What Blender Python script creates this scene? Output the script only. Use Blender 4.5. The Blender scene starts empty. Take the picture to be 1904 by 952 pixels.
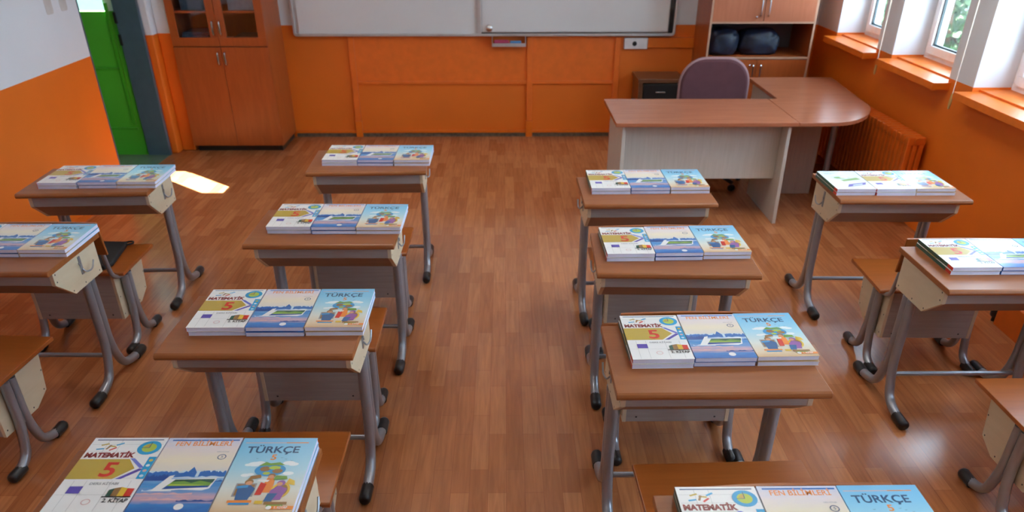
import bpy, bmesh, math, random
from mathutils import Vector, Matrix
R = math.radians
random.seed(7)
sc = bpy.context.scene
COL = sc.collection

# ---------------------------------------------------------------- camera
cam_d = bpy.data.cameras.new('camera')
cam = bpy.data.objects.new('camera', cam_d)
COL.objects.link(cam)
cam.location = (0, 0, 2.101)
cam.rotation_euler = (R(90 - 32.328), 0, R(-0.524))
cam_d.sensor_width = 36
cam_d.lens = 36 * 1448.2 / 1904
cam_d.shift_y = (725.7 - 476) / 1904
cam_d.clip_start = 0.05
cam_d.dof.use_dof = True
cam_d.dof.focus_distance = 2.75
cam_d.dof.aperture_fstop = 3.2
sc.camera = cam

# ---------------------------------------------------------------- world, sun, exposure
world = bpy.data.worlds.new('sky')
sc.world = world
world.use_nodes = True
wn = world.node_tree
wbg = wn.nodes['Background']
wbg.inputs[0].default_value = (0.58, 0.80, 1.0, 1)
wbg.inputs[1].default_value = 6.8
sun_d = bpy.data.lights.new('sun', 'SUN')
sun_d.energy = 42
sun_d.angle = R(0.3)
sun_d.color = (1, 0.97, 0.92)
sun = bpy.data.objects.new('sun', sun_d)
COL.objects.link(sun)
sun.location = (-6, 12, 8)
sun.rotation_euler = Vector((0.75, -0.66, -1.48)).to_track_quat('-Z', 'Y').to_euler()
for lx in (-1.1, 1.5):                                # added fill lights just under the ceiling, above the frame
    for ly, le in ((1.2, 3.0), (4.6, 9.5)):
        ld = bpy.data.lights.new('fill_light', 'AREA'); ld.shape = 'RECTANGLE'; ld.size = 0.6; ld.size_y = 1.2
        ld.energy = le; ld.color = (1, .96, .90)
        lo_ = bpy.data.objects.new('fill_light', ld); lo_.location = (lx, ly, 3.06); COL.objects.link(lo_)
WIN = [(6.86, 7.75), (5.63, 6.56), (4.40, 5.31), (3.20, 4.13), (2.00, 2.93), (0.80, 1.73), (-0.40, 0.53)]
sc.view_settings.view_transform = 'Standard'
sc.view_settings.look = 'None'
sc.view_settings.gamma = 1
sc.view_settings.use_curve_mapping = False
sc.view_settings.exposure = 0.9
sc.cycles.use_denoising = True
sc.cycles.max_bounces = 10
sc.cycles.diffuse_bounces = 6
sc.cycles.transparent_max_bounces = 12
sc.cycles.sample_clamp_indirect = 8
sc.cycles.caustics_reflective = False
sc.cycles.caustics_refractive = False

# ---------------------------------------------------------------- materials
def newmat(name):
    m = bpy.data.materials.new(name)
    m.use_nodes = True
    return m, m.node_tree, m.node_tree.nodes['Principled BSDF']

def N(nt, t, **k):
    n = nt.nodes.new(t)
    for a, b in k.items():
        setattr(n, a, b)
    return n

def plain(name, col, rough=0.5, metal=0.0, spec=0.5, mottle=0.06, scale=14):
    m, nt, p = newmat(name)
    p.inputs['Roughness'].default_value = rough
    p.inputs['Metallic'].default_value = metal
    p.inputs['Specular IOR Level'].default_value = spec
    tc = N(nt, 'ShaderNodeTexCoord')
    no = N(nt, 'ShaderNodeTexNoise')
    no.inputs['Scale'].default_value = scale
    no.inputs['Detail'].default_value = 3
    nt.links.new(tc.outputs['Object'], no.inputs['Vector'])
    r = N(nt, 'ShaderNodeValToRGB')
    lo = [c * (1 - mottle) for c in col]; hi = [min(1, c * (1 + mottle)) for c in col]
    r.color_ramp.elements[0].color = (*lo, 1); r.color_ramp.elements[0].position = .3
    r.color_ramp.elements[1].color = (*hi, 1); r.color_ramp.elements[1].position = .7
    nt.links.new(no.outputs['Fac'], r.inputs['Fac'])
    nt.links.new(r.outputs['Color'], p.inputs['Base Color'])
    return m

def wood(name, c1, c2, axis='X', rough=0.35, scale=9, stretch=14, spec=0.5):
    m, nt, p = newmat(name)
    p.inputs['Roughness'].default_value = rough
    p.inputs['Specular IOR Level'].default_value = spec
    tc = N(nt, 'ShaderNodeTexCoord')
    mp = N(nt, 'ShaderNodeMapping')
    s = [stretch, stretch, stretch]
    s['XYZ'.index(axis)] = 1
    mp.inputs['Scale'].default_value = s
    nt.links.new(tc.outputs['Object'], mp.inputs['Vector'])
    no = N(nt, 'ShaderNodeTexNoise')
    no.inputs['Scale'].default_value = scale / 3
    no.inputs['Detail'].default_value = 6
    no.inputs['Roughness'].default_value = 0.65
    no.inputs['Distortion'].default_value = 0.4
    nt.links.new(mp.outputs['Vector'], no.inputs['Vector'])
    r = N(nt, 'ShaderNodeValToRGB')
    r.color_ramp.elements[0].color = (*c1, 1); r.color_ramp.elements[0].position = .3
    r.color_ramp.elements[1].color = (*c2, 1); r.color_ramp.elements[1].position = .72
    nt.links.new(no.outputs['Fac'], r.inputs['Fac'])
    nt.links.new(r.outputs['Color'], p.inputs['Base Color'])
    return m

def two_tone(name, low, high, z, rough=0.5, rough_hi=0.6):
    """wall paint: an oil-paint dado below the line z, plaster paint above"""
    m, nt, p = newmat(name)
    tc = N(nt, 'ShaderNodeTexCoord')
    sp = N(nt, 'ShaderNodeSeparateXYZ')
    nt.links.new(tc.outputs['Object'], sp.inputs[0])
    no = N(nt, 'ShaderNodeTexNoise'); no.inputs['Scale'].default_value = 1.6; no.inputs['Detail'].default_value = 5
    nt.links.new(tc.outputs['Object'], no.inputs['Vector'])
    g = N(nt, 'ShaderNodeMath', operation='GREATER_THAN'); g.inputs[1].default_value = z
    nt.links.new(sp.outputs['Z'], g.inputs[0])
    def var(c, k):
        r = N(nt, 'ShaderNodeValToRGB')
        r.color_ramp.elements[0].color = (*[x * (1 - k) for x in c], 1); r.color_ramp.elements[0].position = .3
        r.color_ramp.elements[1].color = (*[min(1, x * (1 + k)) for x in c], 1); r.color_ramp.elements[1].position = .7
        nt.links.new(no.outputs['Fac'], r.inputs['Fac'])
        return r
    a, b = var(low, .07), var(high, .03)
    mx = N(nt, 'ShaderNodeMix', data_type='RGBA')
    nt.links.new(g.outputs[0], mx.inputs['Factor'])
    nt.links.new(a.outputs['Color'], mx.inputs[6]); nt.links.new(b.outputs['Color'], mx.inputs[7])
    nt.links.new(mx.outputs[2], p.inputs['Base Color'])
    mr = N(nt, 'ShaderNodeMapRange')
    mr.inputs['To Min'].default_value = rough; mr.inputs['To Max'].default_value = rough_hi
    nt.links.new(g.outputs[0], mr.inputs['Value']); nt.links.new(mr.outputs[0], p.inputs['Roughness'])
    return m

ORANGE = (0.74, 0.165, 0.010)
M = {}
M['wall'] = two_tone('orange_dado_paint', ORANGE, (0.66, 0.73, 0.79), 1.055)
M['orange'] = plain('orange_oil_paint', ORANGE, 0.36)
M['orange_deep'] = plain('orange_board_paint', (0.66, 0.13, 0.010), 0.4)
M['orange_board'] = plain('orange_panel_paint', (0.78, 0.165, 0.018), 0.42)
M['green_wall'] = two_tone('green_dado_paint', (0.08, 0.46, 0.03), (0.72, 0.86, 0.80), 1.255)
M['green'] = plain('green_oil_paint', (0.06, 0.36, 0.02), 0.35)
M['ceiling'] = plain('ceiling_paint', (0.82, 0.82, 0.8), 0.8)
M['jamb'] = plain('petrol_grey_metal_paint', (0.06, 0.105, 0.145), 0.3)
M['white_paint'] = plain('white_plaster', (0.80, 0.83, 0.87), 0.6)
M['pvc'] = plain('white_pvc', (0.85, 0.86, 0.88), 0.3)
M['gasket'] = plain('black_gasket', (0.03, 0.06, 0.07), 0.5)
M['black'] = plain('black_plastic', (0.012, 0.012, 0.013), 0.38)
M['dark'] = plain('dark_recess', (0.02, 0.012, 0.01), 0.7)
M['skirt'] = plain('worn_dark_skirting', (0.12, 0.09, 0.06), 0.6, mottle=.4, scale=30)
M['top'] = wood('beech_laminate_desktop', (0.27, 0.086, 0.023), (0.325, 0.11, 0.032), 'X', 0.34, spec=.3)
M['edge'] = wood('dark_desktop_edge', (0.22, 0.07, 0.02), (0.28, 0.09, 0.03), 'X', 0.35)
M['seat'] = wood('orange_beech_seat', (0.30, 0.080, 0.014), (0.37, 0.104, 0.020), 'X', 0.3)
M['birch'] = wood('pale_birch_board', (0.60, 0.50, 0.34), (0.68, 0.58, 0.42), 'Y', 0.4, stretch=5)
M['greyply'] = wood('grey_washed_board', (0.33, 0.29, 0.27), (0.40, 0.36, 0.34), 'X', 0.42, stretch=20)
M['brownply'] = wood('brown_underside_board', (0.25, 0.15, 0.105), (0.31, 0.19, 0.135), 'X', 0.5)
M['tube'] = plain('grey_painted_steel', (0.33, 0.35, 0.39), 0.3, 0.55, mottle=.04)
M['chrome'] = plain('chrome', (0.62, 0.62, 0.64), 0.25, 1.0, mottle=.02)
M['cherry'] = wood('cherry_cabinet_board', (0.33, 0.072, 0.014), (0.42, 0.098, 0.021), 'Z', 0.33, stretch=8)
M['cherry_light'] = wood('pinkish_cherry_door', (0.40, 0.13, 0.06), (0.47, 0.165, 0.08), 'Z', 0.35, stretch=8)
M['edgeband'] = plain('pale_edge_band', (0.50, 0.30, 0.2), 0.4)
M['desk_cherry'] = wood('cherry_teacher_desktop', (0.34, 0.11, 0.053), (0.42, 0.15, 0.075), 'X', 0.22)
M['desk_birch'] = wood('pale_birch_desk_panel', (0.50, 0.48, 0.43), (0.58, 0.56, 0.51), 'Z', 0.42, stretch=16)
M['alu'] = plain('brushed_aluminium', (0.62, 0.63, 0.63), 0.35, 0.7)
M['board'] = plain('whiteboard_enamel', (0.66, 0.69, 0.70), 0.22, mottle=.015, scale=2)
M['plum'] = plain('plum_fabric', (0.115, 0.05, 0.06), 0.9, spec=.2)
M['plum_edge'] = plain('plum_piping', (0.30, 0.18, 0.19), 0.7)
M['blackcloth'] = plain('black_cloth', (0.010, 0.010, 0.011), 0.75)
M['bluebag'] = plain('dark_blue_plastic_bag', (0.003, 0.009, 0.028), 0.5, mottle=.7, scale=25)
M['paper'] = plain('page_edges', (0.68, 0.70, 0.86), 0.7)  # white paper with sky-blue shading tinted into its colour
M['cord'] = plain('cream_cord', (0.75, 0.70, 0.6), 0.6)
M['gold'] = plain('golden_tassel', (0.55, 0.36, 0.12), 0.5)
M['mark'] = plain('grey_wall_stain', (0.52, 0.53, 0.53), 0.65)
M['socket'] = plain('white_socket_plastic', (0.72, 0.72, 0.74), 0.4)
M['pink'] = plain('pink_cloth', (0.42, 0.05, 0.12), 0.8)
M['blue_cloth'] = plain('blue_sponge', (0.12, 0.3, 0.6), 0.8)

def emitless(name, col, rough=.4):
    return plain(name, col, rough, mottle=.02, scale=40)

# glass: mostly clear, reflecting a little at grazing angles
gm, gnt, gp = newmat('clear_glass')
gnt.nodes.remove(gp)
gt = N(gnt, 'ShaderNodeBsdfTransparent'); gg = N(gnt, 'ShaderNodeBsdfGlossy'); gg.inputs['Roughness'].default_value = 0.03
gl = N(gnt, 'ShaderNodeLayerWeight'); gpw = N(gnt, 'ShaderNodeMath', operation='POWER'); gpw.inputs[1].default_value = 5
gf = N(gnt, 'ShaderNodeMath', operation='MULTIPLY_ADD'); gf.inputs[1].default_value = .8; gf.inputs[2].default_value = .04
gnt.links.new(gl.outputs['Facing'], gpw.inputs[0]); gnt.links.new(gpw.outputs[0], gf.inputs[0])
gx = N(gnt, 'ShaderNodeMixShader')
gnt.links.new(gf.outputs[0], gx.inputs[0]); gnt.links.new(gt.outputs[0], gx.inputs[1]); gnt.links.new(gg.outputs[0], gx.inputs[2])
gnt.links.new(gx.outputs[0], gnt.nodes['Material Output'].inputs[0])
M['glass'] = gm

# strip-laminate floor
fm, fnt, fp = newmat('strip_laminate_floor')
tc = N(fnt, 'ShaderNodeTexCoord'); mp = N(fnt, 'ShaderNodeMapping')
mp.inputs['Rotation'].default_value = (0, 0, R(90))
fnt.links.new(tc.outputs['Object'], mp.inputs['Vector'])
br = N(fnt, 'ShaderNodeTexBrick')
br.offset = 0.37; br.offset_frequency = 2; br.squash = 1
br.inputs['Scale'].default_value = 1
br.inputs['Brick Width'].default_value = 0.42
br.inputs['Row Height'].default_value = 0.078
br.inputs['Mortar Size'].default_value = 0.0012
br.inputs['Mortar Smooth'].default_value = 0.3
br.inputs['Bias'].default_value = 0
br.inputs['Color1'].default_value = (0.37, 0.125, 0.043, 1)
br.inputs['Color2'].default_value = (0.49, 0.190, 0.074, 1)
br.inputs['Mortar'].default_value = (0.30, 0.10, 0.038, 1)
fnt.links.new(mp.outputs['Vector'], br.inputs['Vector'])
mp2 = N(fnt, 'ShaderNodeMapping'); mp2.inputs['Scale'].default_value = (26, 1.6, 1)
fnt.links.new(tc.outputs['Object'], mp2.inputs['Vector'])
n2 = N(fnt, 'ShaderNodeTexNoise'); n2.inputs['Scale'].default_value = 2.2; n2.inputs['Detail'].default_value = 7
n2.inputs['Distortion'].default_value = 0.6
fnt.links.new(mp2.outputs['Vector'], n2.inputs['Vector'])
mr = N(fnt, 'ShaderNodeMapRange'); mr.inputs['From Min'].default_value = .3; mr.inputs['From Max'].default_value = .7
mr.inputs['To Min'].default_value = .84; mr.inputs['To Max'].default_value = 1.14
fnt.links.new(n2.outputs['Fac'], mr.inputs['Value'])
vm = N(fnt, 'ShaderNodeVectorMath', operation='SCALE')
fnt.links.new(br.outputs['Color'], vm.inputs[0]); fnt.links.new(mr.outputs[0], vm.inputs['Scale'])
fnt.links.new(vm.outputs[0], fp.inputs['Base Color'])
n3 = N(fnt, 'ShaderNodeTexNoise'); n3.inputs['Scale'].default_value = 3
fnt.links.new(tc.outputs['Object'], n3.inputs['Vector'])
mr3 = N(fnt, 'ShaderNodeMapRange'); mr3.inputs['To Min'].default_value = .16; mr3.inputs['To Max'].default_value = .27
fnt.links.new(n3.outputs['Fac'], mr3.inputs['Value']); fnt.links.new(mr3.outputs[0], fp.inputs['Roughness'])
fp.inputs['Specular IOR Level'].default_value = 0.5
M['floor'] = fm

# ---------------------------------------------------------------- mesh builder
class MB:
    def __init__(s):
        s.v = []; s.f = []; s.m = []; s.mats = []
    def mi(s, m):
        if m not in s.mats: s.mats.append(m)
        return s.mats.index(m)
    def add(s, vs, fs, m):
        o = len(s.v); k = s.mi(m)
        s.v += [tuple(v) for v in vs]
        s.f += [tuple(i + o for i in f) for f in fs]
        s.m += [k] * len(fs)
    def box(s, x0, x1, y0, y1, z0, z1, m):
        vs = [(x, y, z) for z in (z0, z1) for y in (y0, y1) for x in (x0, x1)]
        s.add(vs, [(0, 2, 3, 1), (4, 5, 7, 6), (0, 1, 5, 4), (2, 6, 7, 3), (0, 4, 6, 2), (1, 3, 7, 5)], m)
    def prism(s, pts, a, b, m, axis='x'):
        """closed 2D profile extruded from a to b along an axis; pts given in the other two axes in order"""
        n = len(pts)
        def P(p, t):
            return {'x': (t, p[0], p[1]), 'y': (p[0], t, p[1]), 'z': (p[0], p[1], t)}[axis]
        vs = [P(p, a) for p in pts] + [P(p, b) for p in pts]
        ar = sum(pts[i][0] * pts[(i + 1) % n][1] - pts[(i + 1) % n][0] * pts[i][1] for i in range(n))
        fs = [tuple(range(n))[::-1], tuple(range(n, 2 * n))] + [(i, (i + 1) % n, n + (i + 1) % n, n + i) for i in range(n)]
        if (ar < 0) != (axis == 'y'):
            fs = [f[::-1] for f in fs]
        s.add(vs, fs, m)
    def tube(s, path, r, m, seg=12, r2=None):
        path = [Vector(p) for p in path]
        n = len(path); vs = []; fs = []
        t0 = (path[1] - path[0]).normalized()
        u = t0.orthogonal().normalized()
        for i in range(n):
            t = (path[min(i + 1, n - 1)] - path[max(i - 1, 0)]).normalized()
            u = (u - t * u.dot(t)).normalized(); w = t.cross(u)
            rr = r if r2 is None else r + (r2 - r) * i / (n - 1)
            for k in range(seg):
                a = 2 * math.pi * k / seg
                vs.append(path[i] + (u * math.cos(a) + w * math.sin(a)) * rr)
        for i in range(n - 1):
            for k in range(seg):
                fs.append((i * seg + k, i * seg + (k + 1) % seg, (i + 1) * seg + (k + 1) % seg, (i + 1) * seg + k))
        fs.append(tuple(range(seg))[::-1]); fs.append(tuple(range((n - 1) * seg, n * seg)))
        s.add(vs, fs, m)
    def lathe(s, prof, c, m, seg=16):
        """(radius, z) profile turned about a vertical axis through c"""
        vs = []; fs = []; n = len(prof)
        for r, z in prof:
            for k in range(seg):
                a = 2 * math.pi * k / seg
                vs.append((c[0] + r * math.cos(a), c[1] + r * math.sin(a), c[2] + z))
        for i in range(n - 1):
            for k in range(seg):
                fs.append((i * seg + k, i * seg + (k + 1) % seg, (i + 1) * seg + (k + 1) % seg, (i + 1) * seg + k))
        fs.append(tuple(range(seg))[::-1]); fs.append(tuple(range((n - 1) * seg, n * seg)))
        s.add(vs, fs, m)
    def build(s, name, parent=None, bev=0, smooth=False, loc=None):
        me = bpy.data.meshes.new(name)
        me.from_pydata(s.v, [], s.f)
        for m in s.mats: me.materials.append(m)
        me.polygons.foreach_set('material_index', s.m)
        if smooth: me.polygons.foreach_set('use_smooth', [True] * len(s.f))
        me.update()
        o = bpy.data.objects.new(name, me)
        COL.objects.link(o)
        if smooth:
            try:
                me.set_sharp_from_angle(angle=R(40))
            except Exception:
                pass
        if parent: o.parent = parent
        if loc: o.location = loc
        if bev:
            b = o.modifiers.new('bevel', 'BEVEL'); b.width = bev; b.segments = 2; b.limit_method = 'ANGLE'; b.angle_limit = R(40)
        return o

def fillet(pts, rad, n=7):
    pts = [Vector(p) for p in pts]; out = [pts[0]]
    for i in range(1, len(pts) - 1):
        a, b, c = pts[i - 1], pts[i], pts[i + 1]
        d1 = (a - b); d2 = (c - b)
        r = min(rad, d1.length * .49, d2.length * .49)
        p, q = b + d1.normalized() * r, b + d2.normalized() * r
        for k in range(n + 1):
            t = k / n
            out.append(p * (1 - t) ** 2 + b * 2 * t * (1 - t) + q * t * t)
    out.append(pts[-1])
    return out

def struct(o):
    o['kind'] = 'structure'; return o
def tag(o, label, cat, group=None, kind=None):
    o['label'] = label; o['category'] = cat
    if group: o['group'] = group
    if kind: o['kind'] = kind
    return o
def empty(name, loc=(0, 0, 0), rz=0):
    o = bpy.data.objects.new(name, None); COL.objects.link(o)
    o.empty_display_size = .05
    o.location = loc; o.rotation_euler = (0, 0, rz); return o
def part(name, parent, m, *boxes, bev=0):
    b = MB()
    for q in boxes: b.box(*q, m)
    return b.build(name, parent, bev)
def copy_tree(o, parent=None):
    c = o.copy(); COL.objects.link(c)
    if parent: c.parent = parent
    for ch in o.children: copy_tree(ch, c)
    return c

# ================================================================ THE ROOM
YW = 8.277           # whiteboard wall
XL, XR = -3.23, 3.05
YB = -2.0            # wall behind the camera
HC = 3.1
DY0, DY1, DH = 6.57, 7.60, 2.2

b = MB(); b.box(XL - .25, XR, YB, YW, -0.12, 0, M['floor']); struct(b.build('floor'))
b = MB(); b.box(XL - .22, XR + .5, YB - .3, YW + .3, HC, HC + .15, M['ceiling']); b.box(-6.4, XL - .22, 4.8, 7.70, HC, HC + .15, M['ceiling']); struct(b.build('ceiling'))
b = MB(); b.box(XL - .25, XR + .45, YW, YW + .25, -0.12, HC, M['wall']); struct(b.build('wall_front'))
b = MB(); b.box(XL - .25, XR + .45, YB - .2, YB, -0.12, HC, M['wall']); struct(b.build('wall_back'))
b = MB()
b.box(XL - .22, XL, YB, DY0, -0.1, HC, M['wall'])
b.box(XL - .22, XL, DY0, DY1 + .03, DH, HC, M['wall'])
b.box(XL - .20, XL, DY1 + .03, YW, -0.1, HC, M['wall'])
b.box(XL, XL + .07, DY1 + .05, YW, 0, HC, M['wall'])
b.box(XL + .07, XL + .2, DY1 + .16, YW, 0, HC, M['wall'])
struct(b.build('wall_left', bev=.012))
b = MB()
b.box(XR, XR + .38, YB, YW, -0.1, 1.0, M['wall'])
b.box(XR, XR + .38, YB, YW, 2.55, HC, M['wall'])
edges = sorted([YB] + [v for w in WIN for v in w] + [YW])
for i in range(0, len(edges), 2):
    b.box(XR, XR + .38, edges[i], edges[i + 1], 1.0, 2.55, M['wall'])
struct(b.build('wall_right'))

# skirting and ledge on the front wall
b = MB()
b.box(-2.15, 1.9, YW - .014, YW, 0, .035, M['skirt'])
b.box(-2.15, 1.9, YW - .022, YW, .04, .062, M['orange'])
struct(b.build('baseboard_front'))
b = MB(); b.box(XL, XL + .012, YB, DY0 - .02, 0, .05, M['orange_deep']); struct(b.build('baseboard_left'))
# battens on the front wall
n = 0
for x in (-1.50, .250, 1.115):
    n += 1
    b = MB()
    b.box(x - .028, x + .028, YW - .028, YW, .16, .955, M['orange_board'])
    b.box(x - .034, x + .034, YW - .034, YW, 0, .16, M['orange'])
    struct(b.build('trim_%d' % n, bev=.004))
b = MB(); b.box(-1.47, 1.09, YW - .022, YW, .515, .545, M['orange_board'])
struct(b.build('trim_4', bev=.004))
b = MB(); b.box(-1.472, .222, YW - .006, YW, .545, .955, M['orange_board']); b.box(.278, 1.087, YW - .006, YW, .545, .955, M['orange_board'])
struct(b.build('trim_5'))

# door opening: painted metal lining, hinge leaf
d = MB()
d.box(XL - .20, XL + .012, DY1 - .015, DY1 + .03, 0, DH, M['jamb'])
d.box(XL - .20, XL - .002, DY0 - .0, DY0 + .02, 0, DH, M['jamb'])
d.box(XL - .24, XL + .012, DY0, DY1, DH - .04, DH, M['jamb'])
df = struct(d.build('door_1', bev=.004))
h = MB()
for z in (.98, 1.16): h.box(XL - .205, XL - .185, DY1 - .03, DY1 - .014, z, z + .09, M['black'])
h.build('hinge', df)
# corridor beyond the doorway
b = MB(); b.box(-6.2, XL - .25, 5.0, 7.70, -0.12, -0.001, plain('corridor_stone_floor', (0.16, 0.2, 0.15), .25))
b.box(XL - .25, XL - .0, DY0, DY1, -.1, .004, plain('door_threshold_stone', (0.14, 0.2, 0.15), .25)); struct(b.build('trim_6'))
GX0, GX1, GZ0, GZ1 = -3.97, -3.52, 1.25, 2.8
b = MB()
b.box(-6.2, GX0, 7.62, 7.70, -.1, HC, M['green_wall'])
b.box(GX1, XL - .20, 7.62, 7.70, -.1, HC, M['green_wall'])
b.box(GX0, GX1, 7.62, 7.70, -.1, GZ0, M['green_wall'])
b.box(GX0, GX1, 7.62, 7.70, GZ1, HC, M['green_wall'])
for z in (.235, .765): b.box(-6.2, XL - .25, 7.605, 7.62, z, z + .02, M['green'])
b.box(-3.51, -3.485, 7.60, 7.62, .28, 1.32, M['green'])
struct(b.build('wall_corridor_end'))
b = MB(); b.box(-6.4, -6.2, 5.0, 7.70, -.1, HC, M['green_wall']); struct(b.build('wall_corridor_side'))
b = MB(); b.box(-6.4, XL - .22, 4.8, 5.0, -.1, HC, M['green_wall']); struct(b.build('wall_corridor_near'))

# windows
for i, (a, c) in enumerate(WIN):
    z0, z1 = 1.03, 2.55
    x0 = 3.30
    f = MB()
    w = .055
    f.box(x0, x0 + .07, a, c, z0, z0 + w, M['pvc']); f.box(x0, x0 + .07, a, c, z1 - w, z1, M['pvc'])
    f.box(x0, x0 + .07, a, a + w, z0 + w, z1 - w, M['pvc']); f.box(x0, x0 + .07, c - w, c, z0 + w, z1 - w, M['pvc'])
    wo = struct(f.build('window_%d' % (i + 1), bev=.004))
    s = MB(); a2, c2, z2, z3 = a + w - .008, c - w + .008, z0 + w - .008, z1 - w + .008; x1 = x0 - .018; v = .06
    s.box(x1, x0 + .05, a2, c2, z2, z2 + v, M['pvc']); s.box(x1, x0 + .05, a2, c2, z3 - v, z3, M['pvc'])
    s.box(x1, x0 + .05, a2, a2 + v, z2 + v, z3 - v, M['pvc']); s.box(x1, x0 + .05, c2 - v, c2, z2 + v, z3 - v, M['pvc'])
    s.build('sash', wo, bev=.004)
    g = MB(); a3, c3, z4, z5 = a2 + v, c2 - v, z2 + v, z3 - v; t = .012
    g.box(x0 + .0, x0 + .02, a3, c3, z4, z4 + t, M['gasket']); g.box(x0, x0 + .02, a3, c3, z5 - t, z5, M['gasket'])
    g.box(x0, x0 + .02, a3, a3 + t, z4 + t, z5 - t, M['gasket']); g.box(x0, x0 + .02, c3 - t, c3, z4 + t, z5 - t, M['gasket'])
    g.build('gasket', wo)
    p = MB(); p.box(x0 + .022, x0 + .028, a3, c3, z4, z5, M['glass']); p.build('glass_pane', wo)
    hd = MB()
    hd.box(x1 - .012, x1, a2 + .015, a2 + .04, 1.72, 1.80, M['pvc']); hd.box(x1 - .03, x1 - .012, a2 + .018, a2 + .036, 1.66, 1.78, M['pvc'])
    hd.build('window_handle', wo, bev=.003)
    s = MB()
    s.box(XR - .12, XR + .05, a - .04, c, .985, 1.03, M['orange'])
    s.prism([(XR - .12, a - .04), (XR - .12, a - .01), (XR - .09, a - .04)], .98, .984, M['orange'], 'z')
    s.box(XR + .05, x0 + .01, a - .0, c + .0, .985, 1.042, M['orange'])
    s.build('window_sill', wo, bev=.006)

# radiator pipe boxing low along the right wall
b = MB()
b.prism([(XR - .21, 0), (XR, 0), (XR, .24), (XR - .13, .24), (XR - .21, .17)], 1.0, 4.02, M['orange_deep'], 'y')
struct(b.build('trim_7', bev=.004))

# ================================================================ STUDENT DESK
TW = .35; TD = .477; TZ = .75
def round_board(w, d0, d1, z1, th, m, me, r=.012):
    """board with a rounded near edge, profile in y-z"""
    pts = [(d0 + r * .3, z1 - th), (d0, z1 - th + r * .6), (d0, z1 - r), (d0 + r * .3, z1 - r * .3), (d0 + r, z1), (d1, z1), (d1, z1 - th)]
    b = MB(); n = len(pts)
    b.prism(pts, -w, w, m, 'x')
    return b

def tube_leg(parent, x, yc, ztop, yn, yf, r, capl):
    """two welded tubes that part near the floor, one foot towards each end"""
    l = MB()
    zf = r + .002
    for s, ye in ((-1, yn), (1, yf)):
        y0 = yc + s * r * 1.05
        dy = abs(ye - y0)
        pth = [(x, y0, ztop), (x, y0, .19), (x, y0 + s * dy * .22, .055), (x, y0 + s * dy * .60, zf + .004), (x, ye, zf)]
        l.tube(fillet(pth, .14, 8), r, M['tube'], 12)
    l.box(x - .006, x + .006, yc - r, yc + r, .19, ztop, M['tube'])
    lo = l.build('leg', parent, smooth=True)
    for s, ye in ((-1, yn), (1, yf)):
        c = MB()
        q = [(x, ye - s * capl, zf + .001), (x, ye - s * capl * .5, zf), (x, ye, zf), (x, ye + s * .012, zf - .003)]
        rr = r * 1.18
        # cap as a lofted tube with rounded nose
        vs = []; fs = []; seg = 12
        prof = [(-capl, 1.0), (-capl * .5, 1.0), (-.004, 1.0), (.008, .85), (.014, .5)]
        for k, (dy, sc_) in enumerate(prof):
            for j in range(seg):
                a = 2 * math.pi * j / seg
                vs.append((x + math.cos(a) * rr * sc_, ye + s * dy, max(.001, zf + math.sin(a) * rr * sc_ + .001)))
        for k in range(len(prof) - 1):
            for j in range(seg):
                f = (k * seg + j, k * seg + (j + 1) % seg, (k + 1) * seg + (j + 1) % seg, (k + 1) * seg + j)
                fs.append(f if s < 0 else f[::-1])
        f0, f1 = tuple(range(seg)), tuple(range((len(prof) - 1) * seg, len(prof) * seg))
        fs += [f0[::-1] if s < 0 else f0, f1 if s < 0 else f1[::-1]]
        c.add(vs, fs, M['black'])
        c.build('foot_cap', lo, smooth=True)
    return lo

def make_desk(hook):
    root = empty('student_desk')
    t = round_board(TW, 0, TD, TZ, .024, M['top'], M['edge'])
    t.build('desktop', root, bev=.0025)
    prof = [(.072, .7255), (.072, .655), (.20, .558), (.462, .555), (.462, .7255)]
    for s in (-1, 1):
        b = MB(); x = s * .315
        b.prism(prof, x - .009, x + .009, M['birch'], 'x')
        for (y, z) in ((.09, .70), (.09, .665), (.19, .578), (.30, .572), (.44, .572)):
            xx = x + s * .0095
            b.prism([(y - .004, z - .004), (y + .004, z - .004), (y + .004, z + .004), (y - .004, z + .004)], min(xx, x), max(xx, x), M['black'], 'x')
        b.build('side_panel', root, bev=.0015)
    b = MB(); b.box(-.306, .306, .074, .090, .655, .7255, M['greyply']); b.build('front_panel', root, bev=.001)
    b = MB()
    b.prism([(.074, .655), (.20, .560), (.46, .557), (.46, .569), (.204, .572), (.090, .655)], -.306, .306, M['brownply'], 'x')
    b.build('tray_bottom', root)
    for s in (-1, 1): tube_leg(root, s * .306, .345, .558, .085, .645, .0215, .082)
    b = MB(); b.tube([(-.30, .345, .15), (.30, .345, .15)], .0115, M['tube'], 12); b.build('stretcher', root, smooth=True)
    if hook:
        b = MB(); x = hook * .324
        b.box(min(x, x + hook * .004), max(x, x + hook * .004), .288, .306, .615, .70, M['tube'])
        b.tube(fillet([(x + hook * .005, .297, .64), (x + hook * .015, .305, .622), (x + hook * .024, .345, .618), (x + hook * .024, .372, .655)], .03, 5), .0038, M['tube'], 8)
        b.tube(fillet([(x + hook * .005, .297, .67), (x + hook * .012, .275, .66), (x + hook * .012, .268, .68)], .02, 4), .0035, M['tube'], 8)
        b.build('bag_hook', root, smooth=True)
    return root

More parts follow.
